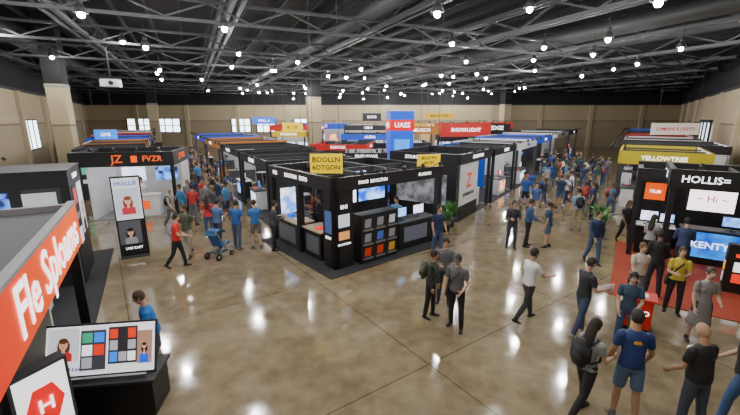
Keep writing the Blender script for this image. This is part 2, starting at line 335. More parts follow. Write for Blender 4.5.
b.obox((3.3,d-.11,1.6),(1,0,0),Z3,1.7,1.2,.01,SCR[0]);b.box(2.7,4.0,.4,.9,0,1,WHT);monitor(b,3.4,.7,1,.5,.3,SCR[3])
b.text((2.2,-.04,2.83),(1,0,0),Z3,'ZOUNDWORX',.22,WTX);b.text((-.03,2,2.83),(0,-1,0),Z3,'ZOUNDWORX',.22,WTX)
b.obox((0,1.9,1.4),(0,-1,0),Z3,2.6,1.4,.01,screen((.1,.1,.11),(.35,.36,.4),2,.5))
spots(b,0,w,-.02,h,4)
b.obj('trade_show_booth',(3.95,16.6,0),55.6)
booth(6.75,20.7,55.6,4.5,3.8,3.0,em((.01,.06,.35),.5),BLK,'LUMENA',22,hh=.4)
booth(9.6,24.8,55.6,5.4,4.5,3.0,WHT,WHT,'ORBIT',23,txtm=MBLU)
booth(13.0,29.8,55.6,6,5,3.1,WHT,MBLU,'CINEX',24)
booth(17.6,36.4,55.6,7,5,3.2,DGR,pm((.6,.6,.6)),'FRAMEWORK',25,txtm=BLK)
booth(22.6,43.8,55.6,7,5,3.2,WHT,BLK,'ATLAS',26)
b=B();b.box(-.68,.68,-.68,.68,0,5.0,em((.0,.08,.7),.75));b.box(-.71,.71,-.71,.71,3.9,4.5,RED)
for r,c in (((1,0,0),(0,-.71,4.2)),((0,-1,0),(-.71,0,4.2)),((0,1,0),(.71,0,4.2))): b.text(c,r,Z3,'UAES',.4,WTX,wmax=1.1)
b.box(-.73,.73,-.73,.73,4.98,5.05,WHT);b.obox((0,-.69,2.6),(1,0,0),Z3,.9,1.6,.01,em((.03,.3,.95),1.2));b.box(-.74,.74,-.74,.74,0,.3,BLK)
b.obj('blue_tower_display',(1.75,22.9,0),8);reg(1.75,22.9,8,-.7,.7,-.7,.7)
booth(-1.3,20.2,2,2.2,2.6,2.8,WHT,BLK,'PIXELWAVE',31,hh=.35);booth(-4.0,25.8,-10,3.8,3.5,2.9,DGR,MRED,'KANTAR',32,hh=.4)
booth(.3,27,0,4.0,3.5,2.9,WHT,BLK,'VISTA',33,hh=.4)
booth(7.0,38.2,0,4.9,4.0,4.1,DGR,em((.36,.008,.006),.6),'SHOWLIGHT',35,hh=1.3);booth(12.2,41.8,0,2.9,3.5,4.0,BLK,BLK,'EDGE',36,hh=.9)
booth(3.3,37.5,0,3.4,4,3.8,TAN,MBRN,'MUSICO',37,hh=.7);booth(-2.6,34.5,0,5.2,4.0,3.2,DGR,MBLU,'AUDIA',38,hh=.5)
booth(-9.6,38,0,3.2,4,3.3,WHT,MYEL,'STAGEONE',39,hh=.5);booth(-3,45,0,5.6,4.5,3.8,WHT,DGR,'OMNI',40,hh=.6)
booth(5.0,46.5,0,5.6,4.5,4.0,DGR,MYEL,'RIGTECH',41,hh=.7);booth(12.5,47.8,0,5,4.5,4.1,TAN,MRED,'BACKLINE',42,hh=.8)
booth(-12,46.5,0,6,4.5,3.8,DGR,MRED,'DRUMCO',43,hh=.7);booth(-10,54.5,0,7,4,3.9,WHT,MBLU,'AVX',44,hh=.8);booth(3,54.5,0,7.5,4,4.0,WHT,MBRN,'PROFILM',45,hh=.8);booth(12,55,0,6,4,3.8,BLK,MBLU,'LENSCO',46,hh=.8)
# ---- right rows ----
b=B();rg=random.Random(8);reg(6.4,9.4,-34.4,.3,6,2.8,5.5);reg(6.4,9.4,-34.4,2.4,3.6,1.8,2.2)
b.box(0,6,0,5.5,0,.02,pm((.34,.05,.02),.9,name='red_carpet'))
h=2.95
b.box(.3,6,5.4,5.5,.02,h,BLK);b.box(5.9,6,2.9,5.5,.02,h,BLK)
for px,py in ((.3,5.3),(1.1,2.8),(3.9,2.8),(5.85,2.8),(.3,3.9)): b.box(px,px+.15,py,py+.15,.02,h,BLK)
b.box(1.05,6.05,2.75,2.95,2.6,3.15,BLK);b.box(1.05,1.2,2.8,5.5,2.6,3.15,BLK);b.box(.28,6,5.3,5.52,2.6,3.1,BLK);b.box(.28,.43,3.9,5.5,2.6,3.0,BLK);b.box(.3,1.1,3.88,3.98,2.6,3.0,BLK)
b.text((1.85,2.75,2.88),(1,0,0),Z3,'HOLLIS=',.28,WTX);b.text((4.4,2.75,2.88),(1,0,0),Z3,'FILMS',.3,WTX);b.text((1.05,4.1,2.88),(0,-1,0),Z3,'HOLLIS',.3,WTX)
b.obox((.9,5.4,2.05),(1,0,0),Z3,.6,.6,.02,ORG);b.text((.9,5.38,2.05),(1,0,0),Z3,'FILM',.16,WTX,off=.03)
b.obox((2.45,5.4,1.95),(1,0,0),Z3,1.2,.85,.03,em((.95,.8,.82),3));b.text((2.45,5.37,1.95),(1,0,0),Z3,'~ Hi ~',.3,em((.6,.2,.3),.5),off=.04)
b.obox((4.1,5.4,1.8),(1,0,0),Z3,1.4,.9,.03,SCR[5]);b.obox((5.3,5.4,1.8),(1,0,0),Z3,.8,1.2,.03,SCR[2])
b.box(1.7,3.3,4.1,4.6,.02,1.12,BLK);b.obox((2.5,4.1,.66),(1,0,0),Z3,1.5,.82,.012,screen((.0,.06,.45),(.01,.22,.75),2,1.7));b.text((2.5,4.09,.66),(1,0,0),Z3,'KENTYE',.3,WTX,off=.02,wmax=1.2);b.box(1.65,3.35,4.05,4.65,1.12,1.16,DGR)
b.obox((1.7,4.35,.66),(0,-1,0),Z3,.4,.8,.012,BLU)
b.box(.5,1.5,4.3,4.8,.02,1.0,BLK);b.box(.45,1.55,4.25,4.85,1.0,1.04,WHT);monitor(b,.8,4.5,1.04,.5,.36,SCR[3]);monitor(b,1.3,4.55,1.04,.4,.3,SCR[1]);monitor(b,2.9,4.4,1.16,.5,.32,SCR[0])
b.box(2.5,3.5,1.9,2.15,.02,1.35,BLK);b.blocks((3.0,1.9,.75),(1,0,0),Z3,.8,1.0,rg,2,3);b.blocks((2.5,2.02,.75),(0,-1,0),Z3,.2,1.0,rg,1,3)
b.box(3.9,5.8,3.0,3.5,.02,1.0,BLK);b.box(3.85,5.8,2.95,3.55,1.0,1.04,WHT);b.obox((4.8,3.0,.55),(1,0,0),Z3,1.5,.6,.01,SCR[3])
for k in (2.7,3.9,5.0): b.box(k-.03,k+.03,2.9,5.4,2.95,3.05,DGR)
spots(b,1.2,5.9,2.75,3.15,5)
b.obj('film_equipment_booth',(6.4,9.4,0),-34.4)
booth(14.7,22.3,-124.4,5.0,3.4,3.1,WHT,em((.4,.32,.01),.4),'YELLOWTREE',51,hh=.6,carpet=pm((.2,.16,.12),.9))
booth(18.3,27.8,-124.4,5.4,5,3.1,WHT,BLK,'HIGHNOTE',52);booth(22.0,33.2,-124.4,5.6,4.6,3.1,DGR,WHT,'TRIPODIA',53,txtm=MRED)
booth(25.9,38.9,-124.4,5.8,4.6,3.1,WHT,MRED,'BLAZE',54);booth(30.2,45.2,-124.4,6.2,4.6,3.2,WHT,BLK,'GRIP+',55);booth(34.8,51.9,-124.4,6.8,4.6,3.2,DGR,MBLU,'COREX',56)
def banner(x,y,z,w,h,rot,m,txt,tm,name='hanging_banner'):
    b=B();b.box(-w/2,w/2,-.03,.03,0,h,m);b.text((0,-.03,h/2),(1,0,0),Z3,txt,h*.5,tm,wmax=w*.8);b.text((0,.03,h/2),(-1,0,0),Z3,txt,h*.5,tm,wmax=w*.8)
    b.box(-w/2,w/2,-.04,.04,h,h+.05,STEEL)
    for s in (-.4,.4): b.cyl((s*w,0,h),(s*w,0,8.6-z),.012,DGR,n=6)
    b.obj(name,(x,y,z),rot)
banner(24.3,30.9,3.3,3.8,.9,0,em((.7,.62,.56),.5),'CAMERAS & LIGHTS',MRED)
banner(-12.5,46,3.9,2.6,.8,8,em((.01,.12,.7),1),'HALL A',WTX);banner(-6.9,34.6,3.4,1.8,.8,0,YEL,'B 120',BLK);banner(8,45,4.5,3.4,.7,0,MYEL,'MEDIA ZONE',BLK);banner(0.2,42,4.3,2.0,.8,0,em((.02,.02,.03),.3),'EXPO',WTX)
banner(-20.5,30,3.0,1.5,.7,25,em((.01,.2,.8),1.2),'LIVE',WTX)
# ---- left row ----
b=B();L=4.42
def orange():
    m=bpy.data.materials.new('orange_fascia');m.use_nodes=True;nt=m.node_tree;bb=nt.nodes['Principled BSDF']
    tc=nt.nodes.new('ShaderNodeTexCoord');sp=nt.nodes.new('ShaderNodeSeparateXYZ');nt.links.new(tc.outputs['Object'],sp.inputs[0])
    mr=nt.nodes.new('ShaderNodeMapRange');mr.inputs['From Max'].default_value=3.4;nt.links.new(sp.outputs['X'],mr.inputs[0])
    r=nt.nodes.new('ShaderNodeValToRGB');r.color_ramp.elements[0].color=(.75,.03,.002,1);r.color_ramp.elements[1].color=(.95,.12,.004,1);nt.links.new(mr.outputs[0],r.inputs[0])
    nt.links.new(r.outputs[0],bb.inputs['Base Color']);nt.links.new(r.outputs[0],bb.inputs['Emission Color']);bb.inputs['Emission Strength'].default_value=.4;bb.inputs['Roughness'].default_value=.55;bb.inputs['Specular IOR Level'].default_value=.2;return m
b.box(0,L,0,.08,2.5,3.2,orange());b.text((2.4,0,2.84),(1,0,0),Z3,'Fle Sploams',.72,em((.95,.95,.95),1.8),wmax=3.8)
b.box(-.01,L+.01,-.01,.1,3.2,3.24,GRY);b.box(0,L,.08,3.2,3.0,3.1,pm((.07,.073,.08),.7));b.box(0,L,1.2,1.28,3.1,3.28,GRY);b.box(0,L,3.1,3.2,0,3.3,DGR);b.box(L-.1,L,.08,3.2,2.5,3.2,GRY)
b.box(L-.1,L,.6,3.2,0,2.5,pm((.6,.6,.58),.5));b.box(L-.16,L,.06,.2,0,2.5,BLK);b.box(0,.14,.06,.2,0,2.5,BLK);b.box(0,L,.0,3.1,0,.03,pm((.02,.02,.022),.9))
b.obj('orange_fascia_booth',(-2.8,2.46,0),119.9);reg(-2.8,2.46,119.9,0,L,0,3.2)
b=B();b.box(-.3,.3,-.09,.09,.85,1.8,DGR);b.obox((0,-.09,1.33),(1,0,0),Z3,.52,.86,.012,em((.9,.9,.92),1.4));b.disc((0,-.11,1.33),(1,0,0),(0,0,1),.2,.28,em((.8,.01,.01),.8),6,off=.004);b.text((0,-.12,1.33),(1,0,0),Z3,'H',.24,WTX)
b.box(-.3,.3,-.15,.15,.03,.07,BLK);b.box(-.06,.06,-.05,.05,.07,.85,BLK)
b.obj('lightbox_sign_kiosk',(-3.9,3.85,0),68)
b=B();b.box(-.8,.8,-.1,.5,0,.62,BLK);b.box(-.85,.85,-.15,.55,.62,.67,DGR)
r=Vector((1,0,0));u=Vector((0,.35,.93)).normalized();c=Vector((-.0,.2,1.06))
b.obox(c+Vector((0,.03,-.01)),r,u,1.62,.8,.03,BLK)
b.obox(c,r,u,1.56,.74,.035,em((.8,.82,.86),1.1));n=r.cross(u);c2=c+n*.036
b.portrait(c2-r*.52+u*.1,r,u,.44,.5,em((.7,.73,.76),.9),em((.75,.42,.3),.8),em((.25,.08,.03),.3),em((.7,.05,.05),.6))
rg=random.Random(4);b.blocks(c2-r*.1,r,u,.36,.6,rg,2,3,bg=em((.1,.1,.12),.3));b.blocks(c2+r*.33+u*.05,r,u,.42,.56,rg,3,3,bg=em((.05,.05,.06),.3));b.portrait(c2+r*.65,r,u,.22,.5,em((.5,.3,.2),.6),em((.75,.42,.3),.8),BLK,BLU)
b.text(c2-r*.48-u*.27,r,u,'BOOTH Live',.08,em((.1,.1,.4),.2),off=.01)
b.box(-.7,.7,-.05,.0,.67,.72,STEEL);b.box(-.2,.3,.02,.16,.67,.7,BLK);b.box(-.6,-.56,.2,.3,.67,1.0,DGR);b.box(.56,.6,.2,.3,.67,1.0,DGR)
b.obj('display_counter',(-4.2,5.12,0),8);reg(-4.2,5.12,8,-.95,.95,-.15,.75)
b=B();rg=random.Random(9)
b.box(-3.0,3.2,-.1,3.2,0,.03,pm((.02,.02,.022),.9))
b.box(0,2.0,.35,2.6,.03,3.2,BLK)
b.blocks((.55,.35,1.9),(1,0,0),Z3,.6,1.8,rg,1,3,pal=[em((.2,.2,.22),.5),em((.7,.7,.75),.9),em((.5,.05,.05),.6)])
b.portrait((1.4,.35,2.0),(1,0,0),Z3,.7,1.5,em((.6,.62,.65),1),em((.7,.42,.3),.5),em((.05,.03,.02),.1),BLK)
b.text((1.0,.35,3.0),(1,0,0),Z3,'STUDIO',.2,WTX)
b.obox((0,.95,2.0),(0,-1,0),Z3,.8,1.6,.01,DGR);b.portrait((-.011,1.0,2.1),(0,-1,0),Z3,.7,1.2,em((.4,.42,.45),.7),em((.7,.42,.3),.5),em((.05,.03,.02),.1),BLK);b.obox((0,2.0,2.2),(0,-1,0),Z3,.8,1.1,.01,SCR[4]);b.box(-.02,2.02,.33,2.62,3.2,3.26,BLK)
b.box(-2.6,-1.2,.9,1.5,.03,1.0,WHT);b.box(-2.7,-1.1,.85,1.55,1.0,1.05,DGR);monitor(b,-1.9,1.2,1.05,.6,.4,SCR[3]);b.box(-3.0,.0,2.9,3.0,.03,2.6,WHT);b.obox((-1.6,2.9,1.6),(1,0,0),Z3,2.2,1.2,.01,SCR[3])
b.obj('black_screen_booth',(-7.75,10.2,0),119.9);reg(-7.75,10.2,119.9,0,2,.3,2.6)
b=B();b.box(-.42,.42,-.06,.06,0,2.75,BLK);b.obox((0,-.06,2.0),(1,0,0),Z3,.76,1.4,.012,em((.65,.7,.74),.7))
b.text((0,-.07,2.52),(1,0,0),Z3,'HOLLIE',.2,MBLU,off=.02,wmax=.62);b.portrait((0,-.075,1.92),(1,0,0),Z3,.68,.9,em((.5,.55,.6),.7),em((.75,.42,.3),.6),em((.3,.06,.03),.2),em((.6,.03,.06),.5))
b.portrait((-.05,-.065,.85),(1,0,0),Z3,.64,.8,em((.1,.1,.12),.3),em((.6,.36,.26),.5),BLK,em((.3,.3,.32),.3));b.text((0,-.07,.3),(1,0,0),Z3,'LIVE CAST',.11,WTX)
b.box(-.42,.42,-.25,.25,0,.04,DGR)
b.obj('poster_panel',(-8.05,12.35,0),30);reg(-8.05,12.35,30,-.4,.4,-.2,.2)
b=B();w,d,h=3.6,3.2,3.1;reg(-12.7,16.9,14,0,w,0,d)
b.box(0,w,0,d,0,.03,GRY);b.box(0,w,d-.1,d,.03,2.5,WHT);b.box(0,.1,0,d,.03,2.5,WHT);b.box(w-.1,w,1.5,d,.03,2.5,WHT)
b.box(-.6,w+.05,-.05,.12,2.45,h,BLK);b.box(w-.08,w+.05,0,d,2.45,h,BLK);b.box(-.6,-.5,0,d,2.45,h,BLK);b.box(-.6,w,d-.1,d+.02,2.45,h,BLK)
b.text((1.3,-.05,2.78),(1,0,0),Z3,'JZ',.5,ORG);b.obox((2.0,-.05,2.78),(1,0,0),Z3,.25,.3,.01,ORG);b.text((2.75,-.05,2.78),(1,0,0),Z3,'FVZR',.36,ORG);b.text((w+.05,1.6,2.78),(0,1,0),Z3,'JZ FVZR',.36,ORG)
b.box(.9,2.7,.35,.9,.03,1.0,WHT);b.box(.85,2.75,.3,.95,1.0,1.04,WHT);b.obox((1.8,.35,.55),(1,0,0),Z3,1,.4,.01,ORG);monitor(b,1.2,.6,1.04,.45,.3,SCR[1])
b.obox((.9,d-.1,1.7),(1,0,0),Z3,1.1,.7,.02,SCR[3]);b.obox((2.5,d-.1,1.7),(1,0,0),Z3,1.1,.7,.02,SCR[4]);b.box(w-.15,w,0,.15,0,2.5,BLK)
spots(b,0,w,-.02,h,4)
b.obj('white_demo_booth',(-12.7,16.9,0),14)
booth(-14.9,14.2,119.9,2.8,3.0,2.75,pm((.42,.38,.32)),pm((.34,.31,.27)),'TONALITY',61,hh=.45);booth(-11.4,9.3,119.9,4.2,3.0,2.8,pm((.4,.38,.35)),WHT,'SOUNDLAB',62,txtm=BLK,hh=.5)
booth(-13.4,23.0,119.9,4.6,3.6,2.9,DGR,BLK,'VORTEX',63);booth(-15.9,27.7,119.9,5.4,4.0,2.9,WHT,MBRN,'AMPED',64);booth(-18.8,33,119.9,5.6,4.5,3.0,DGR,MBLU,'WAVE',65);booth(-22,38.8,119.9,6,5,3.0,WHT,MRED,'PULSE',66);booth(-25.4,45,119.9,6.5,5,3.1,DGR,WHT,'ECHO',67,txtm=BLK)
b=B();b.box(-.28,.28,-.22,.22,0,.08,BLK);b.box(-.25,.25,-.2,.2,.08,.75,pm((.6,.015,.01),.5));b.box(-.3,.3,-.25,.25,.75,.79,pm((.6,.05,.04)));b.text((0,-.2,.45),(1,0,0),Z3,'EXPO',.16,WTX);b.text((-.25,0,.45),(0,-1,0),Z3,'INFO',.14,WTX);b.box(-.12,.14,-.12,.08,.79,.81,WHT)
b.obj('red_info_kiosk',(6.0,7.75,0),-35)
def plant(x,y,h=1.2,seed=1):
    rg=random.Random(seed);b=B();b.cyl((0,0,0),(0,0,.4),.17,BLK,.22,n=16);b.cyl((0,0,.36),(0,0,.41),.2,pm((.06,.04,.02)),n=16)
    g1=pm((.05,.2,.035),.5,name='leaf');g2=pm((.1,.3,.06),.5)
    for i in range(80):
        a=rg.uniform(0,6.28);L=rg.uniform(.45,1)*(h-.4);t=rg.uniform(.15,.9);base=Vector((math.cos(a)*.05,math.sin(a)*.05,.4));o=Vector((math.cos(a),math.sin(a),0));s=Vector((-o.y,o.x,0))
        p1=base+o*L*.35*t+Z3*L*.6;p2=base+o*L*.8*t+Z3*L*(1-.35*t);wd=rg.uniform(.02,.05)
        b._add([base-s*.006,base+s*.006,p1+s*wd,p1-s*wd,p2],[(0,1,2,3),(3,2,4)],g1 if i%2 else g2)
    b.obj('potted_plant',(x,y,0));reg(x,y,0,-.3,.3,-.3,.3)
plant(3.45,15.9,1.35,1);plant(3.15,15.2,1.1,2);plant(9.0,14.3,1.35,3);plant(9.75,15.6,1.3,4);plant(-8.9,13.3,.9,5)
b=B();K=pm((.03,.04,.06),.6);BC=pm((.03,.1,.26),.8)
for sx in (-.24,.24):
    for sy,rr in ((-.32,.12),(.3,.09)):
        b.cyl((sx-.02,sy,rr),(sx+.02,sy,rr),rr,BLK,n=16);b.cyl((sx-.025,sy,rr),(sx+.025,sy,rr),rr*.4,STEEL,n=10)
    b.cyl((sx,-.32,.12),(sx*.9,.15,.6),.013,STEEL);b.cyl((sx,.3,.09),(sx*.9,-.35,1.0),.013,STEEL)
b.cyl((-.22,-.35,1.0),(.22,-.35,1.0),.018,K);b.obox((0,.1,.42),(1,0,0),(0,1,.1),.4,.4,.05,BC);b.obox((0,-.14,.65),(1,0,0),(0,-.4,1),.4,.5,.05,BC)
for k in range(5):
    a=R(20+k*28);a1=R(20+(k+1)*28);b._add([(s*.22,-.12+math.cos(q)*.28,.78+math.sin(q)*.24) for q in (a,a1) for s in (-1,1)],[(0,1,3,2)],BC)
b.box(-.18,.18,-.25,.2,.2,.24,K);b.obj('baby_stroller',(-5.1,12.2,0),-20)

# ================= PEOPLE =================
def loft(bm,st,mi,seg=12):
    rings=[]
    for c,xa,ya,rx,ry in st:
        rings.append([bm.verts.new(c+xa*(rx*math.cos(2*math.pi*k/seg))+ya*(ry*math.sin(2*math.pi*k/seg))) for k in range(seg)])
    fs=[]
    for a,b in zip(rings,rings[1:]):
        for k in range(seg): fs.append(bm.faces.new((a[k],a[(k+1)%seg],b[(k+1)%seg],b[k])))
    fs.append(bm.faces.new(rings[0][::-1]));fs.append(bm.faces.new(rings[-1]))
    for f in fs: f.material_index=mi; f.smooth=True
def frame(d,hint):
    d=d.normalized(); x=hint-d*hint.dot(d)
    if x.length<1e-4: x=Vector((1,0,0))-d*d.x
    x.normalize(); return x, d.cross(x)
def limb(bm,pts,rad,mi,hint=Vector((1,0,0)),seg=10,round_=True):
    st=[];n=len(pts)
    for i in range(n):
        d=(pts[min(i+1,n-1)]-pts[max(i-1,0)]); x,y=frame(d,hint); r=rad[i]
        rx,ry=(r if isinstance(r,tuple) else (r,r))
        if i==0 and round_: st.append((pts[0]-d.normalized()*min(rx,ry)*.75,x,y,rx*.5,ry*.5))
        st.append((pts[i],x,y,rx,ry))
        if i==n-1 and round_: st.append((pts[i]+d.normalized()*min(rx,ry)*.75,x,y,rx*.5,ry*.5))
    loft(bm,st,mi,seg)
def ell(bm,c,X,Y,Z,rx,ry,rz,mi,seg=12,n=7):
    st=[]
    for i in range(n):
        a=-math.pi/2+math.pi*(i+.35)/(n-.3)
        st.append((c+Z*(rz*math.sin(a)),X,Y,rx*math.cos(a),ry*math.cos(a)))
    loft(bm,st,mi,seg)
SK,SH,TRO,SO,HA,AC=range(6)
def person_mesh(name,p,vox=.014):
    g=p.get
    fem=g('fem',0); k=g('h',.96 if fem else 1.02)
    bm=bmesh.new(); ex=bmesh.new()
    X=X3;Y=Y3;Z=Z3
    lean=R(g('lean',3)); U=Vector((R(g('side',0)),math.sin(lean),math.cos(lean))).normalized(); F=U.cross(X)
    P=Vector((0,0,.93))
    legs=g('legs',((4,4,3),(-4,4,3)))
    low=9;J=[]
    for s,(f,kn,ab) in zip((-1,1),legs):
        hip=P+X*s*.088-Z*.02
        d1=Vector((s*math.sin(R(ab)),math.sin(R(f)),-math.cos(R(f)))).normalized();knee=hip+d1*.43
        d2_=Vector((s*math.sin(R(ab))*.6,math.sin(R(f-kn)),-math.cos(R(f-kn)))).normalized();ank=knee+d2_*.41
        toe=R(g('toe',12));pit=R(max(-35,min(20,(f-kn)*.7))) if abs(f-kn)>12 else 0
        ft=Vector((s*math.sin(toe),math.cos(toe),math.sin(pit))).normalized()
        up=X.cross(ft)
        if up.z<0: up=-up
        J.append((s,hip,knee,ank,ft,up));low=min(low,(ank-up*.085).z,(ank-up*.085+ft*.17).z)
    sh=Vector((0,0,-low));P=P+sh;trs=g('tr','long')
    for s,hip,knee,ank,ft,up in J:
        hip=hip+sh;knee=knee+sh;ank=ank+sh;sx=ft.cross(up).normalized()
        if trs=='long':
            limb(bm,[hip,hip.lerp(knee,.5),knee,knee.lerp(ank,.45),ank-(ank-knee)*.04],[.092,.083,.064,.062,.05],TRO,seg=12)
        else:
            limb(bm,[hip,hip.lerp(knee,.5),hip.lerp(knee,.85)],[.095,.09,.082],TRO,seg=12,round_=False)
            limb(bm,[hip.lerp(knee,.4),knee,knee.lerp(ank,.3),ank],[.072,.052,.055,.034],SK,seg=12)
        limb(bm,[ank+up*.03,ank-up*.03],[.043,.045],SO);b=ank-up*.05
        loft(bm,[(b-ft*.075,sx,up,.02,.018),(b-ft*.06,sx,up,.034,.034),(b,sx,up,.038,.04),(b+ft*.08-up*.008,sx,up,.045,.03),(b+ft*.145-up*.014,sx,up,.042,.021),(b+ft*.18-up*.018,sx,up,.02,.012)],SO,12)
    w=.93 if fem else 1.0; wa=.80 if fem else .97; hp=1.06 if fem else 1
    T=lambda h:P+U*h
    loft(bm,[(T(-.11),X,F,.07,.07),(T(-.08),X,F,.13*hp,.10),(T(-.02),X,F,.165*hp,.115),(T(.05),X,F,.158*hp,.11),(T(.1),X,F,.145*wa+.004,.1)],TRO,16)
    b2=g('belly',0)
    st=[(T(g('hem',-.02)),X,F,.172*hp,.126+b2*.3),(T(.06),X,F,.165*(hp*.5+wa*.5),.122+b2*.8),(T(.15),X,F,.152*wa,.112+b2),(T(.24),X,F,.155*wa+.003,.113+b2*.7),(T(.34),X,F,.172*w,.122),(T(.42),X,F,.178*w,.115),(T(.475),X,F,.155*w,.09),(T(.51),X,F,.095,.07),(T(.525),X,F,.07,.058)]
    if g('skirt'): st=[(T(g('skirt')),X,F,.23,.21),(T(-.3),X,F,.2,.17)]+st[1:]
    loft(bm,st,SH,16)
    if fem:
        for s in (-1,1): ell(bm,T(.345)+X*s*.07+F*.075,X,F,U,.055,.05,.055,SH,10,5)
    sl=g('sl','short'); hands=[]
    for s,(a,ab,e,inn) in zip((-1,1),g('arms',((2,8,12,5),(2,8,12,5)))):
        S=T(.45)+X*s*.172*w;a2=R(a);b=R(ab)
        d1=Vector((s*math.sin(b),math.sin(a2)*math.cos(b),-math.cos(a2)*math.cos(b)));E=S+d1*.285
        a3=R(a+e);i=R(inn)
        dd2=Vector((-s*math.sin(i)+s*math.sin(b)*.5*math.cos(i),math.sin(a3)*math.cos(i),-math.cos(a3)*math.cos(i))).normalized();W=E+dd2*.25
        if sl=='long':
            limb(bm,[S,S.lerp(E,.5),E,E.lerp(W,.5),W],[.062,.055,.049,.045,.036],SH);limb(bm,[E.lerp(W,.7),W],[.03,.026],SK)
        else:
            limb(bm,[S,S.lerp(E,.6)],[.064,.06],SH,round_=True);limb(bm,[S,S.lerp(E,.5),E,E.lerp(W,.35),W],[.048,.045,.039,.038,.026],SK)
        side=X*s
        if abs(dd2.dot(side))>.9: side=Y
        nx=(side-dd2*side.dot(dd2)).normalized();wx=nx.cross(dd2)
        if wx.dot(Y*math.cos(a3)+Z*math.sin(a3))<0: wx=-wx
        loft(bm,[(W-dd2*.01,wx,nx,.025,.02),(W+dd2*.03,wx,nx,.036,.017),(W+dd2*.075,wx,nx,.041,.016),(W+dd2*.095,wx,nx,.036,.011)],SK,10)
        cu=g('curl',25)
        for fi,(o,L) in enumerate(((.029,.075),(.0098,.083),(-.0098,.077),(-.028,.06))):
            q=W+dd2*.088+wx*o; pts=[q]
            for sg in range(3):
                an=R(cu*(sg+.4));dd=dd2*math.cos(an)-nx*math.sin(an);q=q+dd*L*(.45,.32,.23)[sg];pts.append(q)
            limb(ex,pts,[.0092,.0085,.0078,.006],SK,wx,6)
        q=W+dd2*.025+wx*.025;q1=q+(dd2*.6+wx*.7-nx*.3).normalized()*.045;q2=q1+(dd2*.9+wx*.2-nx*.35).normalized()*.032
        limb(ex,[q,q1,q2],[.013,.0105,.008],SK,nx,6);hands.append((W+dd2*.09,dd2,nx,wx))
    N=T(.52);hy=R(g('yaw',0));hpz=R(g('nod',8));hz=(U*.6+Z*.4).normalized()
    M=Matrix.Rotation(hy,3,'Z')@Matrix.Rotation(-hpz,3,'X');hx=M@X;hf=M@Y;hu=M@Z
    C=N+hz*.085+Y*math.sin(lean)*.02+hu*.105+hf*.018
    nk=.87 if fem else 1
    limb(bm,[T(.49),N+hz*.03,C-hu*.05-hf*.02],[.062*nk,.056*nk,.05*nk],SK)
    ell(bm,C,hx,hf,hu,.075,.094,.113,SK,16,9);ell(bm,C-hu*.055+hf*.022,hx,hf,hu,.056,.064,.068,SK,12,7)
    limb(bm,[C+hf*.088+hu*.012,C+hf*.108-hu*.022],[.009,.015],SK)
    for s in (-1,1): ell(bm,C+hx*s*.077-hu*.008-hf*.005,hf,hx,hu,.018,.01,.03,SK,8,5)
    hs=g('hair','short');hc=C-hf*.014+hu*.017
    if hs!='bald': ell(bm,hc,hx,hf,hu,.086,.1,.112,HA,16,9)
    if hs=='cap':
        ell(bm,C-hf*.004+hu*.035,hx,hf,hu,.09,.104,.1,AC,16,9)
        loft(bm,[(C+hf*.06+hu*.05,hx,hu,.07,.012),(C+hf*.12+hu*.047,hx,hu,.066,.009),(C+hf*.165+hu*.038,hx,hu,.04,.008)],AC,12)
    if hs=='long': limb(bm,[C-hf*.05+hu*.02,C-hf*.075-hu*.08,T(.43)-F*.1,T(.31)-F*.125],[(.08,.055),(.085,.05),(.095,.04),(.06,.025)],HA,hx,12)
    if hs=='bun': ell(bm,C-hf*.1+hu*.07,hx,hf,hu,.04,.04,.04,HA,10,5)
    if hs=='tail': limb(bm,[C-hf*.08+hu*.05,C-hf*.14-hu*.02,C-hf*.12-hu*.16],[.03,.032,.014],HA)
    if g('beard'): ell(bm,C-hu*.075+hf*.026,hx,hf,hu,.056,.064,.056,HA,12,5)
    bmesh.ops.recalc_face_normals(bm,faces=bm.faces)
    me=bpy.data.meshes.new(name+'_t'); bm.to_mesh(me);bvh=BVHTree.FromBMesh(bm)
    bm.faces.ensure_lookup_table(); mi=[f.material_index for f in bm.faces]
    ob=bpy.data.objects.new('t',me); bpy.context.collection.objects.link(ob)
    r=ob.modifiers.new('r','REMESH'); r.mode='VOXEL'; r.voxel_size=vox; r.use_smooth_shade=True
    sm=ob.modifiers.new('s','SMOOTH'); sm.iterations=2; sm.factor=.5
    m2=bpy.data.meshes.new_from_object(ob.evaluated_get(bpy.context.evaluated_depsgraph_get()))
    bpy.data.objects.remove(ob); bm.free()
    b3=bmesh.new(); b3.from_mesh(m2)
    for f in b3.faces:
        f.smooth=True;f.material_index=mi[bvh.find_nearest(f.calc_center_median())[2]]
    for s in (-1,1):
        e=C+hx*s*.031+hf*.083+hu*.012
        ell(ex,e,hx,hf,hu,.014,.009,.008,6,8,5);ell(ex,e+hf*.006,hx,hf,hu,.006,.005,.006,HA,6,5);ell(ex,e+hu*.02+hf*.003,hx,hf,hu,.019,.006,.004,HA,6,5)
    ell(ex,C+hf*.083-hu*.058,hx,hf,hu,.022,.007,.006,7,8,5)
    acc=g('acc',())
    if 'pack' in acc:
        o=T(.27)-F*.2;tmp=bmesh.new();bmesh.ops.create_cube(tmp,size=1);bmesh.ops.bevel(tmp,geom=tmp.edges[:],offset=.22,segments=3,affect='EDGES')
        tmp.transform(Matrix.Translation(o)@Matrix((X,F,U)).transposed().to_4x4()@Matrix.Diagonal((.3,.17,.44,1)));tmp2=bpy.data.meshes.new('q')
        for f in tmp.faces:f.material_index=AC;f.smooth=True
        tmp.to_mesh(tmp2);ex.from_mesh(tmp2);tmp.free();bpy.data.meshes.remove(tmp2);ell(ex,o-F*.08-U*.08,X,F,U,.11,.05,.1,AC,10,5)
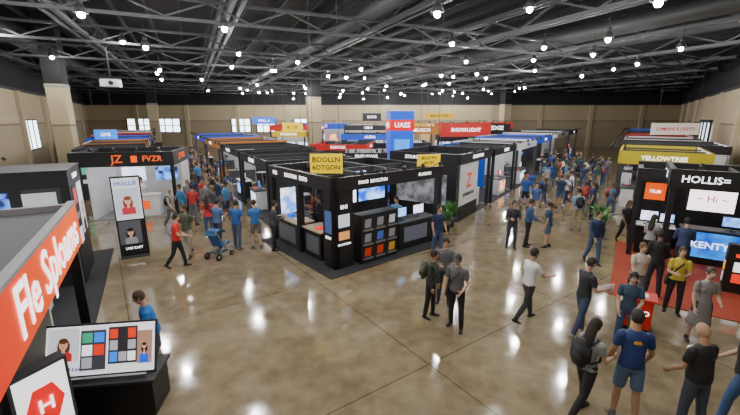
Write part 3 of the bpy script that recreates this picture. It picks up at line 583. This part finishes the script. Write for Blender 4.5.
        for s in (-1,1): limb(ex,[T(.42)+X*s*.1-F*.12,T(.515)+X*s*.105,T(.42)+X*s*.11+F*.115,T(.3)+X*s*.13+F*.118,T(.15)+X*s*.155+F*.04,T(.13)+X*s*.13-F*.12],[(.025,.008)]*6,AC,X,8)
    if 'strap' in acc:
        limb(ex,[T(.5)-X*.09,T(.42)-X*.04+F*.125,T(.25)+X*.08+F*.128,T(.05)+X*.17+F*.06,T(0)+X*.2],[(.018,.005)]*5,AC,X,6)
        limb(ex,[T(.5)-X*.09,T(.42)-X*.04-F*.125,T(.25)+X*.08-F*.12,T(.05)+X*.17-F*.06,T(0)+X*.2],[(.018,.005)]*5,AC,X,6);ell(ex,T(-.1)+X*.215,Y,X,Z,.13,.05,.11,AC,12,7)
    if 'badge' in acc:
        for s in (-1,1): limb(ex,[T(.51)+X*.05*s+F*.05,T(.38)+X*.03*s+F*.13,T(.22)+F*.128],[.004]*3,AC,X,6)
        limb(ex,[T(.22)+F*.13,T(.13)+F*.135],[(.04,.004)]*2,6,X,8)
    if 'phone' in acc: h,d,nx,wx=hands[1];limb(ex,[h-nx*.02-d*.04,h-nx*.02+d*.1],[(.035,.006)]*2,5,wx,8)
    if 'tablet' in acc: h,d,nx,wx=hands[1];limb(ex,[h-nx*.03-d*.08,h-nx*.03+d*.14],[(.09,.008)]*2,6,wx,8)
    if 'print' in acc:
        for zz,rr,mm in ((.37,.06,AC),(.28,.045,6),(.33,.03,7)): ell(ex,T(zz)-F*.108,X,F,U,rr,.014,rr*.7,mm,10,5)
    if 'tote' in acc:
        h,d,nx,wx=hands[0];limb(ex,[h,h-Z*.16,h-Z*.18,h-Z*.4,h-Z*.43],[(.012,.004),(.09,.02),(.14,.05),(.14,.06),(.13,.05)],AC,Y,10)
    bmesh.ops.recalc_face_normals(ex,faces=ex.faces)
    t=bpy.data.meshes.new('x'); ex.to_mesh(t); b3.from_mesh(t); ex.free();b3.transform(Matrix.Scale(k,4))
    out=bpy.data.meshes.new(name); b3.to_mesh(out); b3.free()
    for q in (me,m2,t): bpy.data.meshes.remove(q)
    for i in range(8): out.materials.append(None)
    return out
def put(name,me,x,y,head,skin,shirt,tr,shoe=(.03,.03,.03),hair=(.025,.018,.013),acc=(.02,.02,.02)):
    o=bpy.data.objects.new(name,me); bpy.context.collection.objects.link(o)
    o.location=(x,y,.0);o.rotation_euler=(0,0,R(head))
    for sl,c in zip(o.material_slots,(skin,shirt,tr,shoe,hair,acc,(.8,.8,.8),(.35,.1,.08))):
        sl.link='OBJECT'; sl.material=pm(c,.75,name='cloth')
    return o
LS=(.55,.33,.23);MS=(.42,.24,.15);DS=(.2,.11,.07)
JE=(.05,.09,.18);BK=(.012,.012,.014);KH=(.3,.25,.16);GY=(.12,.12,.13);NV=(.015,.03,.09);WT=(.7,.7,.7)
def W_(a=24,b=-18,**k):
    d=dict(legs=((a,8,2),(b,22,2)),arms=((-18,8,15,3),(22,8,25,8)),lean=4);d.update(k);return d
HOLD=((12,10,85,25),(12,10,85,25))
FG=[
('man',1.91,7.7,150,dict(hair='cap',arms=((8,14,60,20),(4,12,20,5)),acc=('strap',),nod=15,legs=((6,6,5),(-6,4,4))),LS,(.11,.11,.115),BK,BK,None,(.05,.05,.055)),
('woman',1.42,8.2,-120,dict(fem=1,hair='short',acc=('pack',),sl='long',yaw=10),MS,(.03,.035,.03),BK,BK,None,(.09,.1,.06)),
('man',1.86,8.85,170,dict(sl='long',arms=HOLD,nod=20),LS,GY,(.03,.03,.05),BK,None,None),
('man',3.63,8.05,-75,W_(18,-14,arms=((0,8,20,5),(35,8,50,10)),beard=1),MS,WT,(.03,.03,.035),BK,None,None),
('man',4.51,7.38,-85,dict(arms=((15,8,75,15),(15,8,75,15)),acc=('tablet',),legs=((12,6,2),(-10,8,2)),nod=15),LS,(.02,.022,.028),(.04,.06,.12),(.3,.25,.2),None,None),
('woman',3.35,5.15,-70,W_(16,-14,fem=1,hair='long',acc=('pack',),arms=((5,8,30,5),(15,8,70,15))),LS,(.28,.28,.29),BK,BK,None,(.015,.015,.017)),
('man',3.95,5.05,-15,dict(acc=('print',),tr='short',belly=.03,arms=((0,16,25,5),(4,16,30,8)),h=1.05),MS,(.015,.035,.15),(.08,.14,.25),GY,None,(.7,.3,.02)),
('woman',5.19,6.97,150,dict(fem=1,hair='long',arms=((8,10,70,25),(5,10,45,10)),acc=('tote',),nod=20),LS,(.03,.06,.11),JE,GY,None,(.6,.42,.03)),
('man',4.72,4.75,10,dict(hair='bald',belly=.04,arms=((8,12,40,10),(8,12,40,10)),nod=15),MS,BK,(.05,.06,.09),BK,None,None),
('man',5.55,4.9,40,W_(14,-12,sl='short'),LS,BK,(.05,.11,.26),BK,None,None),
('woman',6.84,7.15,165,dict(fem=1,hair='bun',skirt=-.5,arms=((10,10,70,20),(4,10,20,5)),tr='short'),LS,(.2,.19,.18),BK,BK,(.05,.03,.02),None),
('woman',7.3,8.4,150,dict(fem=1,hair='long',arms=HOLD,acc=('strap',)),LS,(.5,.4,.04),BK,BK,(.06,.03,.02),BK),
('man',7.5,9.35,-20,dict(sl='long',arms=((5,12,40,10),(5,12,40,10))),DS,BK,(.02,.02,.03),BK,None,None),
('woman',6.6,8.75,170,W_(14,-12,fem=1,hair='bun'),LS,(.55,.5,.42),(.1,.1,.11),WT,(.12,.07,.03),None),
('man',7.2,11.6,175,W_(12,-10,sl='long'),LS,NV,JE,BK,None,None),
('woman',9.5,13.6,170,W_(14,-12,fem=1,hair='long'),DS,BK,BK,BK,None,None),
('man',8.6,15.3,-10,dict(acc=('pack',)),LS,(.2,.33,.5),KH,GY,None,BK),
('man',5.1,13.1,170,dict(sl='long',arms=HOLD,nod=15),LS,(.03,.03,.04),(.04,.05,.08),BK,None,None),
('man',5.75,13.3,-100,dict(sl='long',arms=((10,8,60,10),(10,8,60,10))),MS,(.04,.09,.2),BK,BK,None,None),
('woman',6.44,13.2,60,dict(fem=1,hair='tail',acc=('strap',),tr='short'),LS,(.02,.05,.12),(.07,.12,.2),BK,None,BK),
('man',7.7,17.3,160,W_(sl='short'),LS,(.05,.12,.3),KH,BK,None,None),
('man',2.3,12.35,-160,dict(arms=((-5,14,40,10),(0,10,20,5)),sl='short'),LS,NV,JE,GY,None,None),
('man',1.0,13.75,150,dict(arms=HOLD),LS,(.1,.3,.6),BK,BK,None,None),
('man',-1.9,14.0,120,dict(arms=HOLD,sl='long'),MS,BK,BK,BK,None,None),
('woman',-2.3,15.2,100,dict(fem=1,hair='long',arms=HOLD),LS,(.3,.04,.04),BK,BK,None,None),
('man',-6.05,11.3,-80,W_(16,-12,arms=((5,10,60,15),(25,8,55,10)),h=1.0),LS,(.6,.02,.02),BK,BK,None,None),
('man',-6.15,12.25,170,W_(12,-10,beard=1,h=1.04),MS,(.07,.085,.05),(.3,.26,.2),BK,None,None),
('woman',-6.3,14.3,20,dict(fem=1,hair='long',acc=('strap',)),LS,(.5,.03,.04),JE,WT,None,BK),
('man',-5.5,13.2,-20,dict(arms=HOLD),LS,(.08,.15,.3),(.04,.05,.08),BK,None,None),
('man',-4.75,13.0,-15,dict(arms=((3,12,20,5),(3,12,20,5)),belly=.03),MS,(.02,.1,.34),(.06,.09,.16),GY,None,None),
('man',-4.1,13.1,30,dict(arms=HOLD,tr='short'),LS,(.03,.14,.4),(.15,.13,.1),GY,None,None),
('man',-3.4,12.9,-60,dict(sl='long',arms=HOLD),LS,(.05,.05,.06),BK,BK,None,None),
('man',-3.85,6.05,120,dict(arms=((10,16,45,15),(10,16,45,15)),tr='short',nod=20,belly=.02,lean=8,h=.99),LS,(.01,.14,.48),(.04,.05,.07),GY,(.06,.04,.02),None),
('man',-11.25,18.5,175,dict(arms=HOLD),LS,WT,BK,BK,None,None),
('man',9.2,10.6,-30,dict(sl='long',arms=HOLD),LS,(.03,.05,.13),BK,BK,None,None),
('woman',8.8,11.4,-60,dict(fem=1,hair='long',arms=HOLD),LS,(.3,.3,.32),BK,BK,None,None),
]
for n,x,y,hd,p,sk,sht,tr,so,ha,ac in FG:
    me=person_mesh(n,p,.012 if y<10 else .015)
    put(n,me,x,y,hd,sk,sht,tr,so,ha or (.025,.018,.013),ac or BK)
POSES=[('man',dict(acc=('badge',))),('man',W_()),('woman',dict(fem=1,hair='long',arms=HOLD,nod=20)),('man',dict(tr='short',hair='cap')),('woman',W_(fem=1,hair='tail')),('man',dict(acc=('pack',),arms=((2,8,12,5),(10,8,70,10)))),('woman',dict(fem=1,hair='long',skirt=-.5,tr='short')),('man',W_(sl='long')),('man',dict(sl='long',arms=HOLD)),('woman',W_(18,-14,fem=1,hair='bun',acc=('pack',)))]
PM=[(n,person_mesh(n,p,.02)) for n,p in POSES]
rg=random.Random(77)
SC=[(.4,.03,.03),(.02,.08,.35),BK,BK,BK,(.03,.03,.05),(.05,.05,.06),WT,(.15,.15,.17),(.05,.2,.4),(.3,.28,.25),(.02,.08,.06),NV,NV]
pts=[Vector((f[1],f[2],0)) for f in FG]
def crowd(a,c,wd,n):
    a=Vector((*a,0));c=Vector((*c,0));d=(c-a);s=Vector((-d.y,d.x,0)).normalized();k=0;tries=0
    while k<n and tries<n*40:
        tries+=1
        q=a+d*(rg.random())+s*rg.uniform(-wd,wd)
        if any((q-p).length<.85 for p in pts) or blocked(q) or not inside(q,.6):continue
        pts.append(q);k+=1;n_,me=rg.choice(PM)
        put(n_,me,q.x,q.y,rg.uniform(0,360),rg.choice((LS,LS,MS,DS)),rg.choice(SC),rg.choice((BK,JE,JE,GY,KH,NV)),rg.choice((BK,WT,GY)),rg.choice(((.02,.015,.01),(.06,.035,.02),(.2,.13,.06))),rg.choice((BK,NV,(.3,.05,.03))))
crowd((-7.2,15.6),(-8.9,20.5),1.2,18);crowd((-9.4,20.5),(-16.5,33),2.0,32);crowd((-16.5,33),(-25,47),2.5,34)
crowd((8.8,18.0),(13,25),2.3,16);crowd((13,25),(21,37),2.2,38);crowd((21,37),(33,54),3,64)
crowd((10.0,16.5),(11.5,19),.8,3);crowd((-3,24.2),(8,25),.6,8);crowd((-8,32),(12,33),.8,16);crowd((9.5,12.0),(10.6,13.2),.5,2)

# ================= camera & world =================
w=bpy.data.worlds.new('world');bpy.context.scene.world=w;w.use_nodes=True;w.node_tree.nodes['Background'].inputs[0].default_value=(.5,.55,.6,1);w.node_tree.nodes['Background'].inputs[1].default_value=.3
c=bpy.data.cameras.new('camera');c.sensor_width=36;c.lens=36*380/740;c.clip_end=300
co=bpy.data.objects.new('camera',c);co.location=(0,0,4.6);co.rotation_euler=(R(90-13.25),0,0);bpy.context.collection.objects.link(co);bpy.context.scene.camera=co
